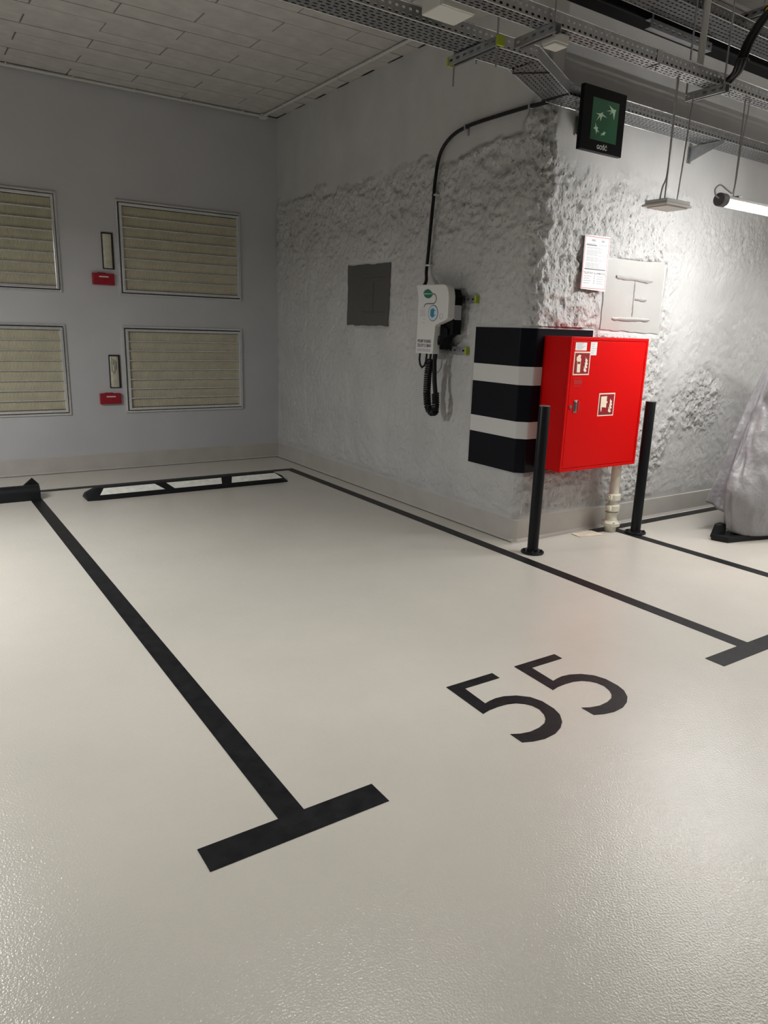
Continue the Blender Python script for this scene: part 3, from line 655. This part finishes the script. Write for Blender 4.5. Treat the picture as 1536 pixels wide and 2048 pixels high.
# bend
B0, B1, C0, C1 = (-.664, -4.67), (-.091, -4.375), (-.70, -4.465), (-.12, -4.172)
n = 16; nv = 7; mb = MB()
for i in range(n):
    for j in range(nv):
        def P(a, b):
            f, g_ = a/n, b/nv; q0 = Vector(B0).lerp(Vector(B1), f); q1 = Vector(C0).lerp(Vector(C1), f); q = q0.lerp(q1, g_); return Vector((q.x, q.y, TZ))
        mb.add([P(i, j), P(i+1, j), P(i+1, j+1), P(i, j+1), P(i+.2, j+.33), P(i+.72, j+.33), P(i+.72, j+.6), P(i+.2, j+.6)], [(0,1,5,4),(1,2,6,5),(2,3,7,6),(3,0,4,7)])
obj('bend_base', mb, m_galv, t, solid=.0015)
for a, b in ((B0, B1), (C0, C1)):
    a3, b3 = Vector((*a, TZ)), Vector((*b, TZ)); h = Vector((0, 0, .066))
    sr = obj('side_rail', MB().add([a3, b3, b3+h, a3+h], [(0, 1, 2, 3)]), m_galv, t, solid=.0012)
    obj('rolled_edge', MB().tube([a3+h, b3+h], .003, 6), m_alu, sr); obj('bent_edge', MB().tube([a3, b3], .0022, 6), m_alu, sr)
tray_run(t, (-.091, -4.365), (3.2, -4.345), .195, 7)
mid = lambda a, b, f: Vector(((a[0]+(b[0]-a[0])*f), (a[1]+(b[1]-a[1])*f), TZ-.003))
for f0, f1 in ((.33, .12), (.97, .97)): obj('joint_seam', MB().tube([mid(B0, B1, f0), mid(C0, C1, f1)], .004, 6), m_dark, t)
for q in ((-.93, -4.46), (-.72, -4.55), (-.60, -4.62), (-.30, -4.33), (.0, -4.22), (.05, -4.30)):
    obj('bolt', MB().cyl((q[0], q[1], TZ-.022), (q[0], q[1], TZ-.001), .006, 6), m_chrome, t)

t = root('cable_tray', 'narrow perforated tray crossing the upper right above the sign', 'cable tray', (0, -5.0, TZ))
tray_run(t, (-2.2, -5.045), (-.13, -5.045), .09, 4)
tray_run(t, (-.115, -5.045), (2.6, -5.045), .09, 4)
obj('joint_plate', MB().box(-.15, -.10, -5.050, -5.047, TZ+.003, TZ+.062), m_galvd, t)
for x in (-1.05, -.62, -.09, .62): obj('bolt', MB().cyl((x, -5.0, TZ-.02), (x, -5.0, TZ), .005, 6), m_chrome, t)

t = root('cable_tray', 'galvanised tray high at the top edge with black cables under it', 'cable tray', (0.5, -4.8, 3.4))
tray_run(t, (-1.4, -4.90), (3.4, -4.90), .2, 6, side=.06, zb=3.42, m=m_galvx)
tag(obj('cable_duct', MB().box(-1.4, 3.4, -4.655, -4.53, 3.400, 3.46), m_bplastic, origin=(.5, -4.6, 3.4), bevel=.01), 'long black cable duct running beside the highest tray', 'cable duct')

def cables(name, label, runs, r):  # unseen cables added inside the trays so their slots look dark
    mb = MB()
    for p in runs: mb.tube(p, r, 8)
    o = obj(name, mb, m_cable, origin=runs[0][0], smooth=True); tag(o, label, 'cables'); o['kind'] = 'stuff'
cables('slot_darkening_cables', 'black cables added to darken the slots of the wide tray that bends behind the sign', [[(-3.4, -4.655+.0185*k, TZ+.012+.004*(k % 2)), (-.68, -4.655+.0185*k, TZ+.012+.004*(k % 2)), (-.1, -4.355+.0175*k, TZ+.012+.004*(k % 2)), (3.2, -4.335+.0175*k, TZ+.012+.004*(k % 2))] for k in range(11)], .0095)
cables('slot_darkening_cables', 'black cables added to darken the slots of the narrow tray at upper right', [[(-2.2, -5.032+.016*k, TZ+.012+.012*(k % 2)), (2.6, -5.032+.016*k, TZ+.012+.012*(k % 2))] for k in range(5)], .010)
cables('slot_darkening_cables', 'black cables added to darken the slots of the highest tray', [[(-1.4, -4.885+.018*k, 3.434), (3.4, -4.885+.018*k, 3.434)] for k in range(10)], .0095)

# wall brackets under the tray
for x, lab in ((.29, 'grey bracket under the tray, half hidden behind the sign'), (1.57, 'triangular grey bracket under the tray on the white wall, right of the hanging rods')):
    t = root('tray_bracket', lab, 'bracket', (x, YF, 2.9), 'wall brackets of the tray')
    yw = YF - .002
    obj('wall_plate', MB().box(x-.012, x+.028, yw-.006, yw, 2.875, 2.992), m_galvd, t, bevel=.001)
    obj('arm', MB().prism([(x+.004, yw-.005, 2.880), (x+.004, yw-.005, 2.990), (x+.004, yw-.29, 2.990), (x+.004, yw-.29, 2.975)], (.004, 0, 0)).box(x, x+.04, yw-.29, yw-.005, 2.988, 2.996), m_galvd, t)

def strut_y(name, lab, x, ya, yb_, z, cap, rods, h=.04, wd=.041, bottom_dark=True, cat='strut'):
    t = root(name, lab, cat, (x, (ya+yb_)/2, z))
    k = max(1, int(round((yb_-ya)/.055)))
    mb = MB().perf((x, ya, z), Yv, Zv, k, 1, (yb_-ya)/k, h, .026, .013).box(x, x+wd, ya, yb_, z+h-.002, z+h).box(x+wd-.002, x+wd, ya, yb_, z, z+h)
    mb.box(x, x+.010, ya, yb_, z, z+.002).box(x+wd-.010, x+wd, ya, yb_, z, z+.002)
    obj('channel', mb, m_galvd, t, solid=.0015)
    if cap:
        for y in (ya, yb_): obj('end_cap', MB().box(x-.003, x+wd+.003, y-.008, y+.008, z-.003, z+h+.003), cap, t, bevel=.002)
    for (ry, zt, zb) in rods:
        obj('threaded_rod', MB().cyl((x+wd/2, ry, zb), (x+wd/2, ry, zt), .005, 8), m_galvd, t)
        obj('nut', MB().lathe(x+wd/2, ry, [(.010, z-.008), (.010, z+.0)], 6).lathe(x+wd/2, ry, [(.010, z+h), (.010, z+h+.008)], 6), m_chrome, t)
    return t
strut_y('support_strut', 'steel strut with yellow-green end caps under the wide tray', -1.08, -4.80, -4.40, TZ-.047, m_cap, [(-4.775, CEIL-.001, 2.86), (-4.43, CEIL-.001, 2.85)])
strut_y('support_strut', 'perforated strut under the narrow tray left of the small white box', -.975, -5.09, -4.81, TZ-.047, None, [(-5.065, CEIL-.001, 2.94)], h=.044)
strut_y('support_strut', 'perforated strut under the narrow tray near the right edge', .425, -5.10, -4.84, TZ-.047, None, [(-5.075, CEIL-.001, 2.95)], h=.044)
strut_y('support_strut', 'dark strut with yellow end cap under the ceiling at top right', .86, -5.02, -4.55, 3.48, m_capy, [(-4.99, CEIL-.001, 3.46), (-4.60, CEIL-.001, 3.40)])
t = root('support_strut', 'perforated strut lying lengthwise under the black cable duct', 'strut', (.55, -4.69, 3.36))
obj('channel', MB().perf((.20, -4.70, 3.345), X, Zv, 10, 1, .062, .045, .03, .014).box(.20, .82, -4.70, -4.66, 3.343, 3.345).box(.20, .82, -4.70, -4.66, 3.389, 3.391), m_galvd, t, solid=.0015)
for x in (.24, .80): obj('threaded_rod', MB().cyl((x, -4.68, 3.34), (x, -4.68, CEIL-.001), .006, 8), m_galvd, t)

# boxes under the ceiling
t = root('junction_box', 'large white junction box cut off by the top edge', 'junction box', (-1.39, -4.78, 3.0))
obj('case', MB().box(-1.50, -1.30, -4.87, -4.72, 3.005, 3.12), m_wbox, t, bevel=.006)
obj('lid', MB().box(-1.498, -1.302, -4.882, -4.871, 3.008, 3.118), m_wbox, t, bevel=.003)
t = root('junction_box', 'small white junction box under the narrow tray', 'junction box', (-.86, -4.95, 2.95))
obj('case', MB().box(-.90, -.80, -5.02, -4.93, 2.950, 2.992), m_wbox, t, bevel=.005)
obj('lid', MB().box(-.895, -.805, -5.015, -4.935, 2.940, 2.949), m_wbox, t, bevel=.002)

# vertical conduits and rods
tag(obj('drop_pipe', MB().cyl((.40, -4.93, 3.05), (.40, -4.93, CEIL-.001), .020, 16), m_cond, origin=(.40, -4.93, 3.05), smooth=True), 'thick pale vertical pipe dropping from the ceiling to the narrow tray', 'pipe')
tag(obj('hanger_rod', MB().cyl((.345, -4.90, 2.96), (.345, -4.90, CEIL-.001), .0055, 8), m_galvd, origin=(.345, -4.90, 2.96)), 'thin threaded rod left of the thick vertical pipe', 'rod')
tag(obj('drop_pipe', MB().cyl((-1.33, -4.60, 3.01), (-1.33, -4.60, CEIL-.001), .013, 12), m_cond, origin=(-1.33, -4.6, 3.01), smooth=True), 'pale vertical pipe at the top edge dropping into the wide tray', 'pipe')
tag(obj('drop_pipe', MB().tube([(.22, -4.76, CEIL-.001), (.22, -4.76, 3.50)], .010, 10), m_cond, origin=(.22, -4.76, 3.5), smooth=True), 'thin pale drop pipe reaching the highest tray', 'pipe')
tag(obj('hanger_rod', MB().cyl((.86, -5.16, 3.0), (.86, -5.16, CEIL-.001), .005, 8), m_galvd, origin=(.86, -5.16, 3.0)), 'thin threaded rod beside the looped black cable', 'rod')
# cable bundle at the right edge
t = root('cable_bundle', 'bundle of thick black cables looping down to the narrow tray at the right edge', 'cable', (.5, -5.2, 3.0))
for k in range(5):
    dx, dy = .018*math.cos(k*1.25), .018*math.sin(k*1.25)
    obj('cable', MB().tube(spline([(.86+dx, -5.26+dy, CEIL-.002), (.70+dx, -5.22+dy, 3.46), (.56+dx, -5.2+dy, 3.33), (.465+dx, -5.19+dy, 3.20), (.445+dx, -5.17+dy, 3.11), (.49+dx, -5.12+dy, 3.06), (.60+dx, -5.0+dy*.3, 3.03+.2*abs(dx)), (.9+dx, -5.0+dy*.3, 3.025+.2*abs(dx))]), .011, 8), m_cable, t, smooth=True)
obj('cable_tie', MB().tube([(.60+.035*math.cos(a)*.7, -5.205+.035*math.sin(a), 3.37-.035*math.cos(a)*.7) for a in np.linspace(0, 2*math.pi, 14, endpoint=False)], .004, 5, True), m_cable, t)
obj('cable_tie', MB().tube([(.447+.036*math.cos(a), -5.17+.036*math.sin(a), 3.10) for a in np.linspace(0, 2*math.pi, 14, endpoint=False)], .004, 5, True), m_cable, t)

# ------------------------------------------------------------------ small square luminaire hung on rods
t = root('emergency_light', 'small square white emergency light hanging on two thin rods', 'light fitting', (.27, -4.95, 2.33))
obj('base', MB().box(.148, .40, -5.0, -4.82, 2.322, 2.335), m_plastic, t, bevel=.003)
obj('case', MB().box(.158, .39, -4.992, -4.835, 2.335, 2.358), m_plastic, t, bevel=.004)
obj('lens', MB().box(.17, .375, -4.985, -4.84, 2.314, 2.322), m_wbox, t, bevel=.003)
obj('hanger_rod', MB().cyl((.19, -4.95, 2.355), (.175, -4.96, 3.0), .0045, 8), m_galvd, t)
obj('hanger_rod', MB().cyl((.31, -4.95, 2.355), (.335, -4.96, 2.95), .004, 8), m_galvd, t)
obj('power_cable', MB().tube(spline([(.158, -4.94, 2.35), (.163, -4.945, 2.42), (.185, -4.95, 2.49), (.178, -4.955, 2.7), (.172, -4.957, 2.88), (.165, -4.96, 3.0)]), .0045, 8), m_gcable, t, smooth=True)

# ------------------------------------------------------------------ linear LED luminaire
LX0, LX1, LY, LZ = .60, 2.10, -5.04, 2.36
t = root('tube_luminaire', 'lit linear LED tube light hanging at the right edge', 'light fitting', (LX0, LY, LZ))
def sect(r0, r1, k=14): return [(LY + .036*math.cos(a), LZ+.03 + .034*math.sin(a)) for a in np.linspace(r0, r1, k)]
obj('housing', MB().prism([(LX0+.06, y, z) for y, z in sect(.18, math.pi-.18)], (LX1-LX0-.12, 0, 0)), m_plastic, t, smooth=True)
obj('diffuser', MB().prism([(LX0+.06, y, z) for y, z in sect(math.pi-.18, 2*math.pi+.18)], (LX1-LX0-.12, 0, 0)), m_led, t, smooth=True)
for a, b in ((LX0, LX0+.062), (LX1-.062, LX1)):
    obj('end_cap', MB().prism([(a, LY + .040*math.cos(q), LZ+.032 + .040*math.sin(q)) for q in np.linspace(0, 2*math.pi, 20, endpoint=False)], (b-a, 0, 0)), mat('cap_grey', (.10, .10, .105), .5), t, smooth=True, bevel=.004)
for x in (.80, 1.9):
    obj('hanger_rod', MB().cyl((x, LY+.03, LZ+.06), (x, LY+.04, TZ), .0045, 8), m_galvd, t)
    obj('bracket', MB().box(x-.012, x+.03, LY-.015, LY+.035, LZ+.060, LZ+.075), m_chrome, t, bevel=.002)
obj('power_cable', MB().tube(spline([(.60, LY, LZ+.04), (.565, LY, LZ+.05), (.55, LY, LZ+.085), (.60, LY, LZ+.115), (.68, LY, LZ+.095), (.755, LY+.01, LZ+.09), (.785, LY+.02, LZ+.17), (.79, LY+.02, LZ+.35), (.815, LY+.02, LZ+.58), (.80, LY+.02, TZ)]), .005, 8), m_gcable, t, smooth=True)

# ------------------------------------------------------------------ hanging sign
SX0, SX1, SZ0, SZ1, SY = -.046, .357, 2.686, 3.058, -4.45
t = root('hanging_sign', 'square black framed sign with green panel and white star swoosh, reading GOŚĆ', 'sign', (.155, SY, SZ0))
obj('frame', MB().box(SX0, SX1, SY, SY+.03, SZ0, SZ1), m_bplastic, t, bevel=.003)
pn = obj('panel', MB().box(.0405, .2895, SY-.0015, SY+.001, 2.755, 2.995), m_signg, t, label='green square panel')
stars = [[(.1909,2.9716),(.2373,2.9538),(.2619,2.9546),(.2547,2.9409),(.2472,2.894),(.231,2.9346),(.2033,2.9185),(.217,2.939),(.1706,2.9344),(.2157,2.9467)],
 [(.0786,2.9063),(.1149,2.9102),(.1408,2.9225),(.1371,2.9106),(.1805,2.8965),(.1352,2.8991),(.1234,2.8678),(.1155,2.8946),(.085,2.8649),(.1072,2.9)],
 [(.0795,2.8527),(.0902,2.8309),(.1093,2.8272),(.0998,2.8166),(.1214,2.8019),(.0977,2.8061),(.0967,2.789),(.0838,2.8129),(.0632,2.8197),(.0791,2.8268)],
 [(.1668,2.8171),(.1699,2.8096),(.1843,2.8142),(.1747,2.8035),(.1707,2.7926),(.1555,2.7937),(.1365,2.7838),(.1477,2.7959),(.1377,2.8),(.1578,2.8031)]]
for st in stars: obj('star', MB().prism([(x, SY-.0017, z) for x, z in st], (0, -.0012, 0)), m_star, pn)
text('lettering', 'GOŚĆ', t, mat('sign_white', (.75, .75, .75), .5), (.112, SY, 2.706), (1, 0, 0), (0, 0, 1), .034, .098, depth=.0012, bold=.015)
for x in (.02, .29): obj('hook', MB().box(x-.008, x+.008, SY+.030, -4.37, 3.02, 3.026).box(x-.008, x+.008, SY+.012, SY+.031, 2.98, 3.026), m_galvd, t)

# ------------------------------------------------------------------ covered motorcycle at the right edge
t = root('covered_motorcycle', 'vehicle under a crumpled grey cover at the right edge by the wall', 'covered vehicle', (2.3, -4.85, 0))
# columns run from the taut far hem flap, through the fold, round the nose and along the near side
cols = [
 [(1.651,-4.60,.25),(1.794,-4.60,.50),(1.932,-4.60,.806),(2.128,-4.60,1.166),(2.25,-4.62,1.41),(2.36,-4.66,1.62)],
 [(1.75,-4.66,.205),(1.85,-4.67,.50),(1.97,-4.68,.80),(2.10,-4.68,1.12),(2.22,-4.70,1.38),(2.38,-4.72,1.64)],
 [(1.72,-4.76,.16),(1.70,-4.78,.45),(1.80,-4.76,.74),(1.95,-4.75,1.02),(2.10,-4.76,1.32),(2.38,-4.78,1.66)],
 [(1.61,-4.83,.12),(1.55,-4.84,.42),(1.69,-4.83,.68),(1.84,-4.81,.96),(1.93,-4.82,1.28),(2.32,-4.84,1.68)],
 [(1.62,-4.90,.07),(1.56,-4.92,.38),(1.70,-4.92,.64),(1.83,-4.90,.95),(1.93,-4.90,1.26),(2.32,-4.90,1.68)],
 [(1.75,-4.98,.045),(1.68,-5.02,.36),(1.80,-4.99,.66),(1.92,-4.98,.98),(2.03,-4.98,1.26),(2.38,-4.96,1.66)],
 [(1.98,-5.05,.04),(1.95,-5.11,.36),(2.02,-5.05,.66),(2.12,-5.04,.98),(2.2,-5.04,1.24),(2.45,-5.0,1.62)],
 [(2.6,-5.12,.04),(2.6,-5.2,.36),(2.6,-5.16,.66),(2.6,-5.14,.95),(2.6,-5.12,1.2),(2.65,-5.02,1.45)],
 [(3.6,-5.12,.04),(3.6,-5.2,.36),(3.6,-5.16,.66),(3.6,-5.12,.9),(3.6,-5.1,1.05),(3.6,-5.0,1.2)]]
rowsv = [spline(c, 10) for c in cols]; grid = [spline([r_[i] for r_ in rowsv], 10) for i in range(len(rowsv[0]))]
nr, nc = len(grid), len(grid[0]); G = np.array([[tuple(p) for p in r_] for r_ in grid])
i, j = np.meshgrid(np.arange(nr), np.arange(nc), indexing='ij')
ctr = np.array([2.6, -4.85, 0]); dirv = G - ctr; dirv[..., 2] = 0; dirv /= np.linalg.norm(dirv, axis=-1, keepdims=True)+1e-9
wr = .030*(1-2*np.abs(fbm(j*.13+i*.03, i*.075-j*.03, 91, 3)))+.022*(1-2*np.abs(fbm(j*.07, i*.16+j*.1, 97, 3)))
k_ = np.clip(j/14, 0, 1)*np.clip((nr-i)/4, 0, 1); G = G + dirv*(wr*k_)[..., None]
mb = MB().add(G.reshape(-1, 3).tolist(), [(a*nc+b, a*nc+b+1, (a+1)*nc+b+1, (a+1)*nc+b) for a in range(nr-1) for b in range(nc-1)])
# far side and top of the cover
top = [tuple(p) for p in G[-1]]; 
far = [(2.36,-4.66,1.62),(2.7,-4.5,1.45),(3.6,-4.5,1.2)]
obj('cover', mb, m_tarp, t, smooth=False, solid=.002).data.polygons.foreach_set('use_smooth', [True]*((nr-1)*(nc-1)))
mb = MB().add([(2.36,-4.66,1.62),(2.38,-4.78,1.66),(2.38,-4.96,1.66),(2.65,-5.02,1.45),(2.65,-4.55,1.45),(3.6,-5.0,1.2),(3.6,-4.55,1.2),(2.0,-4.60,.20),(3.6,-4.55,.2)],
              [(0,1,2,3,4),(4,3,5,6),(0,4,7),(4,6,8,7)])
obj('cover_back', mb, m_tarp, t, solid=.002)
wh = [(1.86+.26*math.cos(a), -4.86, .305+.26*math.sin(a)) for a in np.linspace(0, 2*math.pi, 36, endpoint=False)]
obj('front_tyre', MB().tube(wh, .045, 12, True), m_rubber, t, smooth=True)
obj('skid_foot', MB().prism([(1.46, -4.80, .0), (1.50, -4.93, .0), (2.3, -5.10, .0), (2.3, -4.78, 0)], (0, 0, .05)).prism([(1.455, -4.79, .02), (1.475, -4.84, .02), (1.55, -4.86, .02), (1.54, -4.78, .02)], (.05, 0, .11)), m_rubber, t, bevel=.012)
